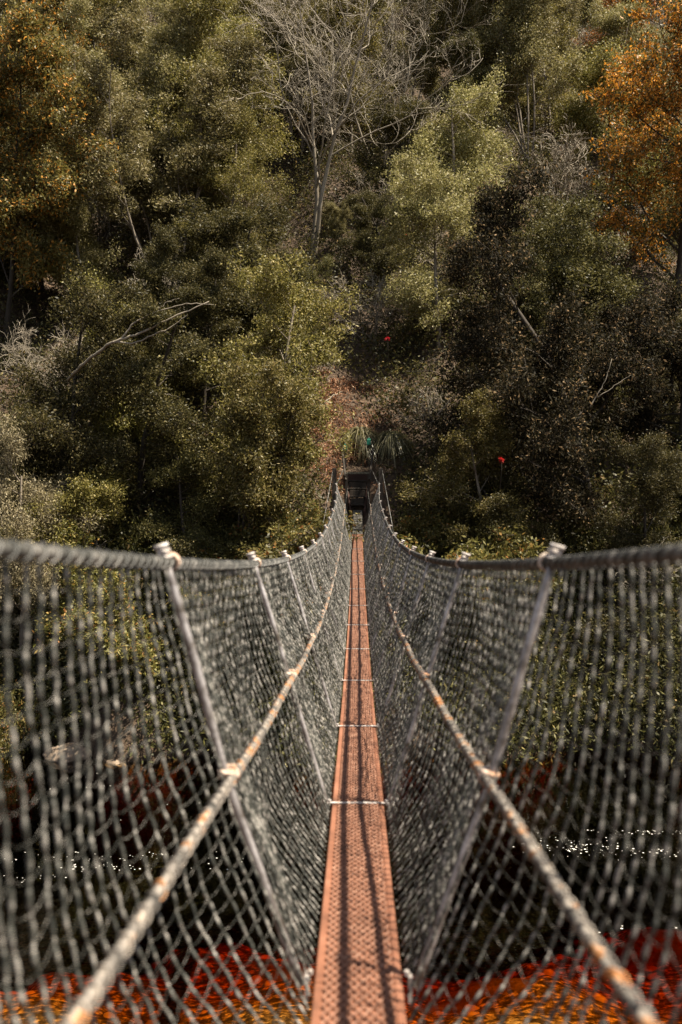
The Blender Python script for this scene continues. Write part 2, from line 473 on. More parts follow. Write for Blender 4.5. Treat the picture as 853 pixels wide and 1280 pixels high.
VEL = []
for s in (-1, 1):
    mb = MB()
    P = rope_curve(s, hand_x, rope_z)
    mb.tube(P, .0145, 12, lobes=6, twist=70, amp=.10)
    hr = bp_(mb, 'hand_cable', M['cable'], smooth=True)
    # lacing wire that ties the net to the cable
    mb = MB()
    y = np.arange(Y0, Y1, .006)
    ph = y / .080 * 2 * np.pi + .3 * np.sin(y * 3)
    P = np.stack([s * hand_x(y) + .0185 * np.cos(ph), y, rope_z(y) + .019 * np.sin(ph) - .002], -1)
    mb.tube(P, .0038, 5)
    bp_(mb, 'lacing', M['cable'], hr, True)
    mb = MB()
    P = rope_curve(s, mid_x, mid_z)
    P[:, 2] += .006 * np.sin(P[:, 1] * 2.8)
    mb.tube(P, .0105, 12, lobes=3, twist=75, amp=.30)
    mr_ = bp_(mb, 'middle_rope', M['rope'], smooth=True)
    mb = MB()
    y = np.arange(Y0, Y1, .006)
    ph = y / .07 * 2 * np.pi + 1.3 * np.sin(y * 2.1)
    P = np.stack([s * mid_x(y) + .017 * np.cos(ph), y, mid_z(y) + .006 * np.sin(y * 2.8) + .017 * np.sin(ph)], -1)
    mb.tube(P, .0028, 5)
    bp_(mb, 'lacing', M['rope'], mr_, True)

    # netting: thick drop strands knotted to thin cross strands
    pitch, per = .068, .062
    cols = [Y0]
    while cols[-1] < Y1 - .3:
        cols.append(cols[-1] + float(np.interp(cols[-1], [0, 2.6, 5.0, 9], [.092, .086, .068, .064])))
    mb = MB()
    K = 8
    NR = 27
    prev = None
    for c, yc in enumerate(cols):
        yc = yc + .006 * math.sin(c * 1.7) + .004 * math.sin(c * 4.1)
        hx, hz = float(hand_x(yc)), float(rope_z(yc))
        mx_, mz = float(mid_x(yc)), float(mid_z(yc))
        dz = float(deck_z(yc))
        sx = [hx, mx_ + .024 - .04 * float(smooth(6, 9, yc)), HW + .014]
        sz = [hz - .016, mz, dz - .03]
        L1 = math.hypot(sx[0] - sx[1], sz[0] - sz[1])
        L2 = math.hypot(sx[1] - sx[2], sz[1] - sz[2])
        nk = NR
        shift = .5 * (c % 2) * 1.0 * (0.5 + 0.5 * math.sin(yc * .9 + 1)) + .35 * math.sin(yc * 1.3) + .2 * math.sin(yc * 3.7)
        tt = np.arange(nk * K + 1) / K            # knots at whole numbers
        u = np.clip((tt + shift * np.sin(np.pi * tt / nk)) / nk, 0, 1)
        k1_ = L1 / (L1 + L2)
        w1 = np.clip(u / k1_, 0, 1)
        w2 = np.clip((u - k1_) / (1 - k1_), 0, 1)
        bx = sx[0] + (sx[1] - sx[0]) * w1 + (sx[2] - sx[1]) * w2
        bz = sz[0] + (sz[1] - sz[0]) * w1 + (sz[2] - sz[1]) * w2
        near_st = min(abs(yc - q_) for q_ in STAN)
        slack = .2 + .8 * min(1, near_st / .8)
        bl = (.050 * np.sin(np.pi * w1) * (w1 < 1) + .035 * np.sin(np.pi * w2)) * slack
        env = np.sin(np.pi * u) ** .6
        wav = (.004 * np.sin(yc * 5.1 + tt * .35 + s) + .003 * np.sin(yc * 11.7 - tt * .5) + .004 * np.sin(yc * 2.3 + tt * .8)) * (1 + 1.6 * float(smooth(4, 8, yc)))
        bx = bx + bl + wav * env
        # slack cloth between stanchions hangs straight down, then sweeps in under the deck edge
        bay = .85 if yc < 3.15 else (.40 if yc < 5.35 else .10 + .05 * math.sin(yc * 2.0 + s))
        ws = bay * float(smooth(.04, .85, near_st))
        v_ = u
        xB = sx[2] + (sx[0] + .015 - sx[2]) * (1 - v_ ** 3.6)
        zB = sz[0] + (sz[2] - sz[0]) * v_ - .14 * np.sin(np.pi * v_) * v_
        bx = bx * (1 - ws) + (xB + wav * env) * ws
        bz = bz * (1 - ws) + zB * ws
        zig = .005 * np.sin(np.pi * tt * 1.0 + np.pi * (c % 2))
        yv = yc + env * (.007 * np.sin(tt * .55 + yc * 1.7) + .007 * np.sin(tt * .23 + yc * .9 + s)) + zig
        P = np.stack([s * bx, yv, bz + env * .008 * np.sin(yc * 7 + tt)], -1)
        fr_ = tt % 1.0
        d0 = np.minimum(fr_, 1 - fr_)
        rad = np.where(d0 < .09, .0046, np.where(d0 < .2, .0015, np.where(d0 < .4, .0052, .0058)))
        mb.tube(P, rad, 5, cap=False)
        Kn = P[::K]
        if prev is not None:
            for r_ in range(1, nk):
                a_, b_ = prev[r_], Kn[r_]
                m_ = (a_ + b_) / 2 + np.array((0, 0, -.008))
                mb.tube([a_, m_, b_], .0008, 3, cap=False)
        prev = Kn
    bp_(mb, 'netting', M['net'], smooth=True)

    for y in STAN:
        hx, hz = float(hand_x(y)), float(rope_z(y))
        mx_, mz = float(mid_x(y)), float(mid_z(y))
        dz = float(deck_z(y))
        foot = .165 if y > 4 else .185
        top = (hx + .02, hz + .042)
        A = np.array([(foot, dz - .02), (foot + (mx_ - foot) * .5 + .016, dz + (mz - dz) * .5), (mx_ + .026, mz), (hx - (hx - mx_) * .5 + .012, (hz + mz) / 2), top])
        t = np.linspace(0, 4, 17)
        P = np.stack([s * np.interp(t, range(5), A[:, 0]), np.full(17, y), np.interp(t, range(5), A[:, 1])], -1)
        mb = MB()
        mb.tube(P, .0145, 10)
        st = bp_(mb, 'stanchion', M['galv'], smooth=True)
        mb = MB()
        dirv = np.array((s * (top[0] - A[3, 0]), 0, top[1] - A[3, 1]))
        dirv /= np.linalg.norm(dirv)
        p0 = np.array((s * top[0], y, top[1]))
        mb.tube([p0 - dirv * .03, p0 + dirv * .012], .019, 10)
        mb.tube([p0 + dirv * .004, p0 + dirv * .018], .024, 10)
        for e in (-1, 1):
            mb.tube([p0 + np.array((-s * .012, e * .028, -.062)), p0 + np.array((-s * .012, e * .028, -.004))], .006, 6)
            mb.tube([p0 + np.array((-s * .012, e * .028, -.010)), p0 + np.array((-s * .012, e * .028, .002))], .010, 6)
        mb.box((s * (hx), y, hz + .020), (.022, .076, .007), bev=.002)
        bp_(mb, 'clamp', M['clamp'], st, True)
        mb = MB()
        a = np.linspace(0, 4 * np.pi, 40)
        P = np.stack([s * hx + .024 * np.cos(a), y + .035 + .012 * a / 6.28, hz + .024 * np.sin(a)], -1)
        mb.tube(P, .007, 6)
        bp_(mb, 'rope_loop', M['loop'], st, True)
        mb = MB()
        a = np.linspace(0, 3 * np.pi, 40)
        P = np.stack([s * (mx_ + .012) + .026 * np.cos(a), y - .012 + .012 * a / 3, mz + .022 * np.sin(a)], -1)
        mb.tube(P, .006, 6)
        P = np.stack([s * (mx_ + .02) + .022 * np.cos(a), y + .02 * np.sin(a), mz + .03 - .01 * a / 3], -1)
        mb.tube(P, .009, 6)
        bp_(mb, 'rope_lashing', M['loop'], st, True)

    # end post, brace and stay at the far abutment
    mb = MB()
    gz = float(ground_z(s * .66, 28.35))
    mb.box((s * .66, 28.35, (gz - .4 + 7.34) / 2), (.12, .12, 7.34 - gz + .4), bev=.01)
    bp_(mb, 'end_post', M['timber'])
    mb = MB()
    mb.tube([(s * .70, 28.30, 7.28), (s * .95, 27.2, 5.75), (s * 1.0, 27.0, 5.3)], .011, 6)
    bp_(mb, 'stay_cable', M['cable'], smooth=True)
    mb = MB()
    P = [(s * .60, 28.3, 6.85), (s * .44, 30.2, 7.3)]
    mb.tube(P, .011, 6)
    mb.tube([(s * .36, 28.2, 6.2), (s * .30, 30.3, 6.75)], .011, 6)
    bp_(mb, 'end_rope', M['cable'], smooth=True)

# ------------------------------------------------------------------ ramp and stairs
ramp_o = empty('board_ramp', (0, 28.2, 5.4), 'short grey board ramp joining the red deck to the stairs', 'ramp')
yA, yB, zA, zB = 28.12, 30.45, float(deck_z(28.1)) - .01, 6.06
ang = math.atan2(zB - zA, yB - yA)
for k, x in enumerate((-.095, 0, .095)):
    mb = MB()
    mb.box((x, (yA + yB) / 2 - 28.2, (zA + zB) / 2 - 5.4), (.088, math.hypot(yB - yA, zB - zA), .035), rx=ang, bev=.004)
    mb.build('board', M['greyplank'], ramp_o)
for k in range(3):
    t = (k + .5) / 3
    mb = MB()
    mb.box((0, yA + t * (yB - yA) - 28.2, zA + t * (zB - zA) - 5.4 + .025), (.27, .035, .012), rx=ang, bev=.002)
    mb.build('cleat', M['greyplank'], ramp_o)

st = empty('timber_stairs', (0, 30.5, 6.0), 'dark timber stairs climbing the bank from the far end of the bridge', 'stairs')
n = 5
for k in range(n):
    mb = MB()
    hw = .20 + .04 * k
    last = k == n - 1
    z = .02 + .245 * k + .22
    mb.box((0, .16 + .27 * k, z), (hw * 2 + (.10 if last else 0), .26, .045), bev=.006)
    mb.build('tread', M['lichen'] if last else M['timber'], st)
    if not last:
        mb = MB()
        mb.box((0, .275 + .27 * k, z + .10), (hw * 2, .025, .20), bev=.003)
        mb.build('riser', M['redtimber'] if k == 3 else M['timber'], st)
for s in (-1, 1):
    mb = MB()
    P = np.array([(s * .21, -.05, -.05), (s * .40, 1.32, 1.2)])
    v = []
    for (x, y, z) in P:
        v += [(x - .03, y, z - .16), (x + .03, y, z - .16), (x + .03, y, z + .12), (x - .03, y, z + .12)]
    mb.add(v, [(0, 1, 2, 3), (7, 6, 5, 4), (0, 4, 5, 1), (1, 5, 6, 2), (2, 6, 7, 3), (3, 7, 4, 0)])
    mb.build('stringer', M['redtimber'], st)
    mb = MB()
    mb.box((s * .34, .1, .55), (.08, .08, 1.3), bev=.008)
    mb.build('newel_post', M['timber'], st)
    mb = MB()
    P = np.array([(s * .36, -.0, 1.0), (s * .50, 1.5, 2.0)])
    mb.tube([P[0], P[1]], .035, 6)
    mb.build('handrail', M['timber'], st)

for s, x, y, top, lab in ((-1, (432 - 447) / F * 32.2, 32.2, 8.05, 'lower green capped marker post above the left side of the stairs'), (1, (461 - 447) / F * 32.4, 32.4, 8.25, 'taller green capped marker post above the right side of the stairs')):
    gz = float(ground_z(x, y))
    o = empty('marker_post', (x, y, gz), lab, 'marker post')
    mb = MB()
    mb.box((0, 0, (top - gz) / 2 - .2), (.07, .07, top - gz + .2), bev=.008)
    mb.build('post', M['timber'], o)
    mb = MB()
    h = top - gz
    mb.box((0, 0, h - .02), (.125, .125, .20 if s > 0 else .16), bev=.02)
    mb.box((0, 0, h + .09), (.085, .085, .05), bev=.02)
    mb.build('green_cap', M['greenp'], o)


# ------------------------------------------------------------------ vegetation
def norm(v): return v / (np.linalg.norm(v) + 1e-9)


def skeleton(rs, H, spec):
    """returns [(pts, radii, level)], tips (points)"""
    out, tips = [], []

    def branch(p, d, L, r, lv):
        nseg = max(3, int(spec['seg'][lv]))
        pts = [p]
        for i in range(nseg):
            d = norm(d + rs.normal(size=3) * spec['wob'][lv] + np.array((0, 0, spec['up'][lv])))
            p = p + d * L / nseg
            pts.append(p)
        pts = np.array(pts)
        rad = r * (1 - np.linspace(0, 1, nseg + 1) * (1 - spec['taper']))
        out.append((pts, rad, lv))
        if lv == spec['max']:
            for k in range(1, nseg + 1):
                tips.append(pts[k])
            return
        nc = spec['n'][lv]
        for k in range(nc):
            t = spec['start'][lv] + (1 - spec['start'][lv]) * (k + rs.random() * .8) / nc
            t = min(t, .999)
            f = t * nseg
            i = min(int(f), nseg - 1)
            q = pts[i] + (pts[i + 1] - pts[i]) * (f - i)
            dd = norm(pts[i + 1] - pts[i])
            side = norm(np.cross(dd, rs.normal(size=3)))
            a = spec['ang'][lv] * (.75 + .5 * rs.random())
            nd = dd * math.cos(a) + side * math.sin(a)
            l = L * spec['len'][lv] * (.65 + .6 * rs.random()) * (1 - spec['short'][lv] * t)
            branch(q, nd, l, max(rad[i] * spec['rr'], .004), lv + 1)

    for s_ in range(spec.get('stems', 1)):
        d0 = norm(np.array((rs.normal() * spec['lean'], rs.normal() * spec['lean'], 1)))
        b = np.array((rs.normal() * .12, rs.normal() * .12, -.3)) if spec.get('stems', 1) > 1 else np.array((0, 0, -.3))
        branch(b, d0, H * (.8 + .2 * rs.random()), spec['r0'], 0)
    return out, np.array(tips)


def leaves(rs, tips, per, sig, L, W, droop=0., upn=.6, outw=.5, flat=.7):
    c = np.repeat(tips, per, 0)
    n_ = len(c)
    ctr = tips.mean(0)
    off = rs.normal(size=(n_, 3)) * sig
    off[:, 2] *= flat
    off[:, 2] -= droop * np.abs(rs.normal(size=n_)) * sig
    c = c + off
    d = rs.normal(size=(n_, 3)) + outw * (c - ctr) / (np.linalg.norm(c - ctr, axis=1)[:, None] + .1) + np.array((0, 0, -droop))
    d /= np.linalg.norm(d, axis=1)[:, None]
    nn = rs.normal(size=(n_, 3)) + np.array((0, 0, upn))
    b = np.cross(d, nn)
    b /= np.linalg.norm(b, axis=1)[:, None] + 1e-9
    l = L * (.6 + .8 * rs.random(n_))[:, None]
    w = W * (.6 + .8 * rs.random(n_))[:, None]
    V = np.stack([c - d * l * .5, c + b * w * .5 - d * l * .05, c + d * l * .5, c - b * w * .5 - d * l * .05], 1).reshape(-1, 3)
    q = np.arange(n_ * 4).reshape(-1, 4)
    return V, q


SP = {
    'round': dict(max=3, seg=(7, 6, 4, 3), wob=(.08, .18, .25, .3), up=(.05, .08, .03, .02), taper=.3, n=(16, 8, 5), start=(.06, .2, .15), ang=(1.15, .85, .85), len=(.46, .48, .5), short=(.5, .3, .2), rr=.42, lean=.08, r0=.11),
    'tall': dict(max=3, seg=(9, 6, 4, 3), wob=(.06, .16, .25, .3), up=(.05, .12, .04, .0), taper=.25, n=(18, 8, 5), start=(.18, .2, .15), ang=(.95, .75, .85), len=(.30, .5, .5), short=(.35, .3, .2), rr=.40, lean=.07, r0=.10),
    'multi': dict(max=3, seg=(9, 5, 4, 3), wob=(.07, .2, .25, .3), up=(.04, .2, .1, .0), taper=.25, n=(9, 6, 4), start=(.32, .25, .2), ang=(.7, .75, .8), len=(.24, .5, .5), short=(.3, .3, .2), rr=.5, lean=.16, r0=.055, stems=5),
    'shrub': dict(max=2, seg=(5, 4, 3), wob=(.15, .22, .3), up=(.02, .06, .02), taper=.3, n=(11, 6), start=(.08, .15), ang=(.9, .85), len=(.42, .5), short=(.4, .3), rr=.5, lean=.7, r0=.022, stems=11),
    'layer': dict(max=3, seg=(7, 7, 4, 3), wob=(.1, .14, .2, .3), up=(.03, .0, .0, .02), taper=.3, n=(20, 9, 5), start=(.05, .2, .15), ang=(1.35, .75, .85), len=(.46, .42, .5), short=(.55, .3, .2), rr=.38, lean=.08, r0=.12),
    'bare': dict(max=4, seg=(8, 9, 7, 5, 4), wob=(.12, .22, .22, .2, .2), up=(.04, .09, .06, .04, .02), taper=.25, n=(8, 6, 5, 3), start=(.25, .2, .15, .15), ang=(.85, .75, .7, .7), len=(.62, .55, .55, .55), short=(.4, .3, .2, .2), rr=.50, lean=.16, r0=.078, stems=2),
    'bareshrub': dict(max=3, seg=(6, 5, 5, 4), wob=(.18, .25, .3, .3), up=(.0, .06, .03, 0), taper=.25, n=(6, 5, 4), start=(.2, .2, .15), ang=(.7, .7, .7), len=(.55, .55, .55), short=(.3, .3, .2), rr=.6, lean=.6, r0=.022, stems=8),
}

#  kind: (skeleton, height, leafmat, barkmat, leaves per tip, sigma, L, W, droop, name, cat, look)
KIND = {
    'olive': ('round', 8.0, 'olive', 'palebark', 24, 0.181, 0.112, 0.049, .1, 'bushy_tree', 'tree'),
    'olive2': ('round', 7.0, 'olive', 'bark', 21, 0.216, 0.098, 0.046, .1, 'bushy_tree', 'tree'),
    'pale': ('tall', 10.0, 'pale', 'palebark', 28, 0.181, 0.125, 0.041, .5, 'gum_tree', 'tree'),
    'pale2': ('round', 7.5, 'pale', 'palebark', 21, 0.189, 0.105, 0.046, .2, 'broadleaf_tree', 'tree'),
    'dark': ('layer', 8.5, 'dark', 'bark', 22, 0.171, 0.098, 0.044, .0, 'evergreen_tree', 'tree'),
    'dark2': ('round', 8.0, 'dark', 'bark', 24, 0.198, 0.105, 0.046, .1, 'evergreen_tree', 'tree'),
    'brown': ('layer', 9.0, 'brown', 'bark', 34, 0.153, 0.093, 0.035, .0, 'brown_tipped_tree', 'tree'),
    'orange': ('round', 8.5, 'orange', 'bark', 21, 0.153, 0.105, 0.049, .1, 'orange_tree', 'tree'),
    'rust': ('tall', 9.0, 'rust', 'bark', 28, 0.181, 0.117, 0.046, .2, 'rust_flecked_tree', 'tree'),
    'multi': ('multi', 11.0, 'pale', 'palebark', 31, 0.189, 0.117, 0.041, .3, 'slender_stemmed_tree', 'tree'),
    'shrub': ('shrub', 2.6, 'bank', 'palebark', 21, 0.126, 0.112, 0.049, .1, 'leafy_shrub', 'shrub'),
    'bankbush': ('round', 5.0, 'bank', 'palebark', 22, 0.179, 0.086, 0.038, .2, 'leafy_shrub', 'shrub'),
    'darkbush': ('round', 4.0, 'dark', 'bark', 21, 0.179, 0.078, 0.034, .2, 'leafy_shrub', 'shrub'),
    'leanstem': ('multi', 7.0, 'olive', 'bark', 13, .17, .10, .04, .2, 'slender_stemmed_tree', 'tree'),
    'greybush': ('round', 6.0, 'grey', 'palebark', 24, 0.168, 0.082, 0.028, .1, 'grey_shrub', 'shrub'),
    'greyshrub': ('shrub', 3.0, 'grey', 'palebark', 22, 0.126, 0.079, 0.028, .0, 'grey_shrub', 'shrub'),
    'bare': ('bare', 9.0, None, 'dead', 0, 0, 0, 0, 0, 'leafless_tree', 'tree'),
    'bareshrub': ('bareshrub', 2.6, None, 'dead', 0, 0, 0, 0, 0, 'leafless_shrub', 'shrub'),
}
protos = {}


def make_proto(kind, seed):
    sk, H, lm, bmx, per, sig, L, W, droop, nm, cat = KIND[kind]
    rs = np.random.default_rng(seed)
    spec = SP[sk]
    br, tips = skeleton(rs, H, spec)
    low = MB()
    hi = MB()
    for pts, rad, lv in br:
        rad = np.maximum(rad, .009 if lm else (.009 if lv < 3 else .0055))
        (low if lv == 0 else hi).tube(pts, rad, 6 if lv < 2 else 3, cap=False)
    if lm:
        V, q = leaves(rs, tips, per, sig, L, W, droop)
        print(kind, 'tips', len(tips), 'leaves', len(q))
        cm = MB()
        cm.add(V, q)
        crown = cm.build('crown', M[lm], mesh=True)
    else:
        crown = None
    trunk = low.build('trunk', M[bmx], mesh=True, smooth=True)
    boughs = hi.build('boughs', M[bmx], mesh=True, smooth=True)
    return trunk, boughs, crown, nm, cat, H


def plant(kind, x, y, h, label, group=None, seed=0, rz=None, wide=1.0, lean=(0, 0), sink=0.0):
    key = (kind, seed)
    if key not in protos:
        protos[key] = make_proto(kind, 100 + seed * 7 + sum(map(ord, kind)))
    tr, bo, cr, nm, cat, H = protos[key]
    z = float(ground_z(x, y)) - sink
    o = empty(nm, (x, y, z), label, cat, group, random.uniform(0, 6.28) if rz is None else rz)
    k = h / H
    o.scale = (k * wide * random.uniform(.9, 1.12), k * wide * random.uniform(.9, 1.12), k)
    o.rotation_euler.x, o.rotation_euler.y = lean
    stem = link('trunk', tr, o)
    link('branches' if cr is None else 'limbs', bo, o)
    if cr is not None:
        link('crown', cr, o)
    return o


def px2x(px, d): return (px - 447) / F * d


# named trees, by the photograph
plant('bare', px2x(392, 43.5), 43.5, 12.8, 'large leafless silver tree with spreading white twigs above the stairs', rz=.4)
plant('bare', px2x(475, 47), 47, 8.5, 'second leafless tree, lower, with branches reaching right of the large silver one', seed=1, rz=2.0)
plant('orange', px2x(838, 44), 44, 13.0, 'tree covered in bright orange leaves at the top right corner', wide=1.05)
plant('orange', px2x(760, 66), 66, 8.0, 'small orange topped tree behind the big orange one', seed=1)
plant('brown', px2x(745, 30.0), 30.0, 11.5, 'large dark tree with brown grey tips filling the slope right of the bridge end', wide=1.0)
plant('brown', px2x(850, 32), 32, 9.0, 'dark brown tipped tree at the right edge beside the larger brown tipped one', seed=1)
plant('olive', px2x(330, 29.5), 29.5, 7.3, 'feathery olive tree on a leaning dark trunk left of the stairs', lean=(0, .12), seed=1)
plant('multi', px2x(600, 54), 54, 12.5, 'tall tree with several slender pale stems on the upper slope')
plant('multi', px2x(520, 62), 62, 13.0, 'slender stemmed pale tree behind and between the leafless and the tall stemmed tree', seed=1)
plant('rust', px2x(8, 40), 40, 11.0, 'orange flecked tree at the upper left edge', wide=1.1)
plant('rust', px2x(20, 50), 50, 10.0, 'taller orange flecked tree in the top left corner', seed=1, wide=1.1)
plant('rust', px2x(135, 58), 58, 9.0, 'orange flecked tree near the top between the corner and the fallen white limb')
plant('dark2', px2x(200, 43), 43, 7.5, 'dark trunked tree with a domed crown in the upper left')
plant('pale2', px2x(548, 37.5), 37.5, 6.5, 'rounded olive gold tree right above the drooping grass', seed=1)
plant('bareshrub', px2x(215, 38), 38, 3.6, 'grey leafless shrub above the long fallen limb')
plant('bareshrub', px2x(60, 36), 36, 3.0, 'grey leafless shrub over the trees at the left edge', seed=1)
plant('bareshrub', px2x(800, 28), 28, 1.8, 'pale leafless shrub beside the water at the right edge', seed=1)
plant('bareshrub', px2x(385, 35), 35, 1.8, 'leafless brown shrub on the bare earth above the stairs')
plant('greybush', px2x(22, 27), 27, 6.8, 'tall grey brown shrub at the left edge of the bank', wide=.8)
plant('greybush', px2x(250, 60), 60, 6.0, 'grey feathery shrub left of the leafless tree', seed=1, wide=1.2)
plant('bankbush', px2x(8, 25.6), 25.6, 5.6, 'yellow green shrub at the left edge hanging over the water', wide=.85)
plant('shrub', px2x(110, 28), 28.2, 2.6, 'yellow green shrub behind the long pale boulder', seed=1)
plant('shrub', px2x(562, 27), 27.2, 3.3, 'light leaved shrub on the bank right of the stairs', wide=1.0, seed=1)
plant('darkbush', px2x(640, 27), 27.6, 3.6, 'dark leaved shrub further right of the stairs beneath the large dark tree', wide=1.0)
plant('shrub', px2x(345, 26), 26.8, 2.9, 'yellow green shrub with orange leaves left of the net', wide=1.1)
plant('shrub', px2x(375, 27), 27.8, 1.7, 'small light shrub beside the end post on the left', seed=1)
plant('darkbush', px2x(240, 26), 26.6, 3.4, 'dark shrub on the bank between the olive tree and the boulder shrub')
plant('shrub', px2x(180, 26), 26.3, 2.6, 'low light shrub near the water left of the metal post top', seed=1)
plant('shrub', px2x(532, 28), 29.0, 1.5, 'small light shrub just right of the stairs')
plant('dark', px2x(170, 30), 30, 7.0, 'layered dark tree on the lower slope left of the olive tree')
plant('dark2', px2x(85, 30), 30.5, 7.5, 'domed dark tree on the lower slope behind the left edge shrubs', seed=1)
plant('dark', px2x(250, 33), 33.5, 6.8, 'layered dark tree behind the feathery olive tree', seed=1)

plant('dark2', px2x(398, 38.5), 37.5, 3.6, 'dark domed tree at the left side of the gully above the stairs')
plant('pale2', px2x(318, 39), 39, 3.6, 'pale gold tree in front of the silver tree trunk')
plant('dark', px2x(492, 41), 41, 4.6, 'layered dark tree at the right side of the gully above the stairs')
plant('olive', px2x(440, 51), 51, 7.5, 'olive tree straight behind the gully between the two leafless trees')
plant('pale2', px2x(560, 43), 43, 8.0, 'broad pale gold tree below the tall slender stems', seed=1)
plant('olive', px2x(262, 43), 43, 6.0, 'bushy olive tree left of the silver tree trunk', seed=1)
plant('leanstem', px2x(300, 28.2), 28.2, 6.4, 'dark slender leaning stems with a thin olive crown left of the bridge end', lean=(0, .28))
plant('dark2', px2x(700, 38), 38, 5.6, 'dark domed tree in front of the foot of the bright orange tree', seed=1)
plant('dark', px2x(840, 36), 36, 5.5, 'layered dark tree below the bright orange tree at the right edge', seed=1)
# fill rows
kinds = [('olive', 0), ('olive', 1), ('pale2', 0), ('dark2', 0), ('dark2', 1), ('pale', 0), ('dark', 0), ('olive2', 0), ('pale', 1), ('dark', 1), ('olive2', 1), ('pale2', 1), ('multi', 0), ('multi', 1), ('rust', 0)]
ORD = ['first', 'second', 'third', 'fourth', 'fifth', 'sixth', 'seventh', 'eighth', 'ninth', 'tenth', 'eleventh', 'twelfth', 'thirteenth', 'fourteenth', 'fifteenth', 'sixteenth', 'seventeenth', 'eighteenth', 'nineteenth', 'twentieth']
low = False
rows = [(28.3, 2.6, 'shore row'), (32.0, 2.9, 'lowest row'), (36.3, 3.2, 'second row up'), (40.5, 3.4, 'third row up'), (45, 3.7, 'fourth row up'), (50, 3.9, 'fifth row up'), (55.5, 4.2, 'sixth row up'), (62, 4.6, 'seventh row up'), (69.5, 5.0, 'eighth row up'), (78, 5.6, 'ninth row up'), (89, 6.6, 'topmost row')]
look = {'olive': 'bushy olive tree', 'olive2': 'rounded olive tree', 'pale2': 'pale gold broadleaf tree', 'dark2': 'domed dark evergreen', 'dark': 'layered dark evergreen', 'pale': 'tall pale gum tree', 'multi': 'slender many stemmed pale tree', 'rust': 'orange flecked tree'}
used = []
for o in list(COL.objects):
    if o.parent is None and o.get('category') in ('tree',):
        used.append((o.location.x, o.location.y))
cnt = 0
for ri, (y, dx, rn) in enumerate(rows):
    half = .372 * y + 2.2
    x = -half + random.uniform(0, dx)
    per_kind = {}
    while x < half - .02 * y + 1:
        xx_, yy_ = x + random.uniform(-.6, .6), y + random.uniform(-1.6, 1.6)
        x += dx
        low = False
        if abs(xx_) < (2.3 if y < 38 else 0): continue
        if 31 < y < 35 and -2.5 < xx_ < 4.5: continue
        if 36 < yy_ < 43.5 and px2x(760, yy_) < xx_: continue
        if 35 < yy_ < 46 and px2x(650, yy_) < xx_: continue
        if 33 < yy_ < 39 and xx_ < px2x(110, yy_): continue
        low = 35.5 < yy_ < 44.2 and px2x(345, yy_) < xx_ < px2x(448, yy_)
        if y < 44 and px2x(330, y) < xx_ < px2x(470, y) and y > 36: hscale = .75
        else: hscale = 1.0
        if any((xx_ - ux) ** 2 + (yy_ - uy) ** 2 < (1.1 + .012 * y) ** 2 for ux, uy in used): continue
        if y > 60:
            pool = [5, 8, 2, 11, 0, 5, 12, 13, 8]
        elif y > 40:
            pool = [0, 1, 2, 3, 5, 7, 8, 10, 11, 6, 12, 13]
            if xx_ < px2x(220, y): pool = pool + [14, 14]
        else:
            pool = [0, 3, 4, 6, 9, 10, 7, 1, 3]
        if y < 39 and xx_ > px2x(600, y): pool = [3, 4, 6, 9]
        elif y < 39 and px2x(70, y) < xx_ < px2x(270, y): pool = [3, 6, 9, 0, 7]
        k, sd = kinds[random.choice(pool)]
        h = KIND[k][1] * random.uniform(.75, 1.1) * hscale
        if y < 30: h *= .62
        if low: h = random.uniform(2.2, 3.0)
        elif y > 44: h *= 1.12
        per_kind.setdefault(k, [0])[0] += 1
        idx = per_kind[k][0] - 1
        if y < 30 and abs(xx_) < 3.7: xx_ = math.copysign(3.7, xx_)
        plant(k, xx_, yy_, h, f'{look[k]}, {ORD[idx]} of its kind from left in the {rn}', 'trees covering the hillside', seed=sd, wide=random.uniform(.9, 1.15), lean=(random.uniform(-.06, .06), random.uniform(-.06, .06)))
        cnt += 1
print('fill trees', cnt)

WHERE = [(690, 33, 2.2), (575, 40, 2.6), (505, 44, 3.0), (700, 48, 3.0), (130, 47, 3.0), (300, 36, 2.4), (270, 52, 3.2), (420, 52, 3.2), (650, 60, 3.6), (100, 28, 1.8), (460, 38, 2.0), (560, 33, 2.0), (180, 66, 3.8), (340, 64, 3.6), (480, 70, 4.0), (780, 58, 3.4)]
WL = ['in the big dark tree on the right', 'above the olive gold tree', 'right of the silver tree trunk', 'below the orange topped trees', 'beneath the orange flecked trees', 'just above the feathery olive tree', 'left of the silver tree crown', 'behind the silver tree crown', 'right of the tall pale stems', 'over the boulder shrub', 'straight above the stairs', 'near the thin straight dead branch', 'in the upper left near the broken limb', 'high up left of the silver tree', 'high up right of the silver tree', 'behind the orange tree']
for k, ((px, d, h), wl) in enumerate(zip(WHERE, WL)):
    plant('bareshrub', px2x(px, d), d, h * 1.25, 'thin leafless twiggy shrub ' + wl, 'leafless shrubs on the hillside', seed=k % 3, sink=-.3)

# fallen and hanging dead limbs
def dead_limb(paths, label):
    base = np.array(paths[0][0][0])
    o = empty('dead_limb', tuple(base), label, 'branch')
    for k, (pts, r) in enumerate(paths):
        P = np.array(pts) - base
        t = np.linspace(0, len(P) - 1, (len(P) - 1) * 6 + 1)
        Q = np.stack([np.interp(t, range(len(P)), P[:, j]) for j in range(3)], -1)
        Q[1:-1] = (Q[:-2] + Q[1:-1] * 2 + Q[2:]) / 4
        Q[1:-1] += rng.normal(size=Q[1:-1].shape) * .012
        mb = MB()
        mb.tube(Q, np.linspace(r, r * .3, len(Q)), 6)
        mb.build('limb' if k == 0 else 'fork', M['dead'], o, smooth=True)


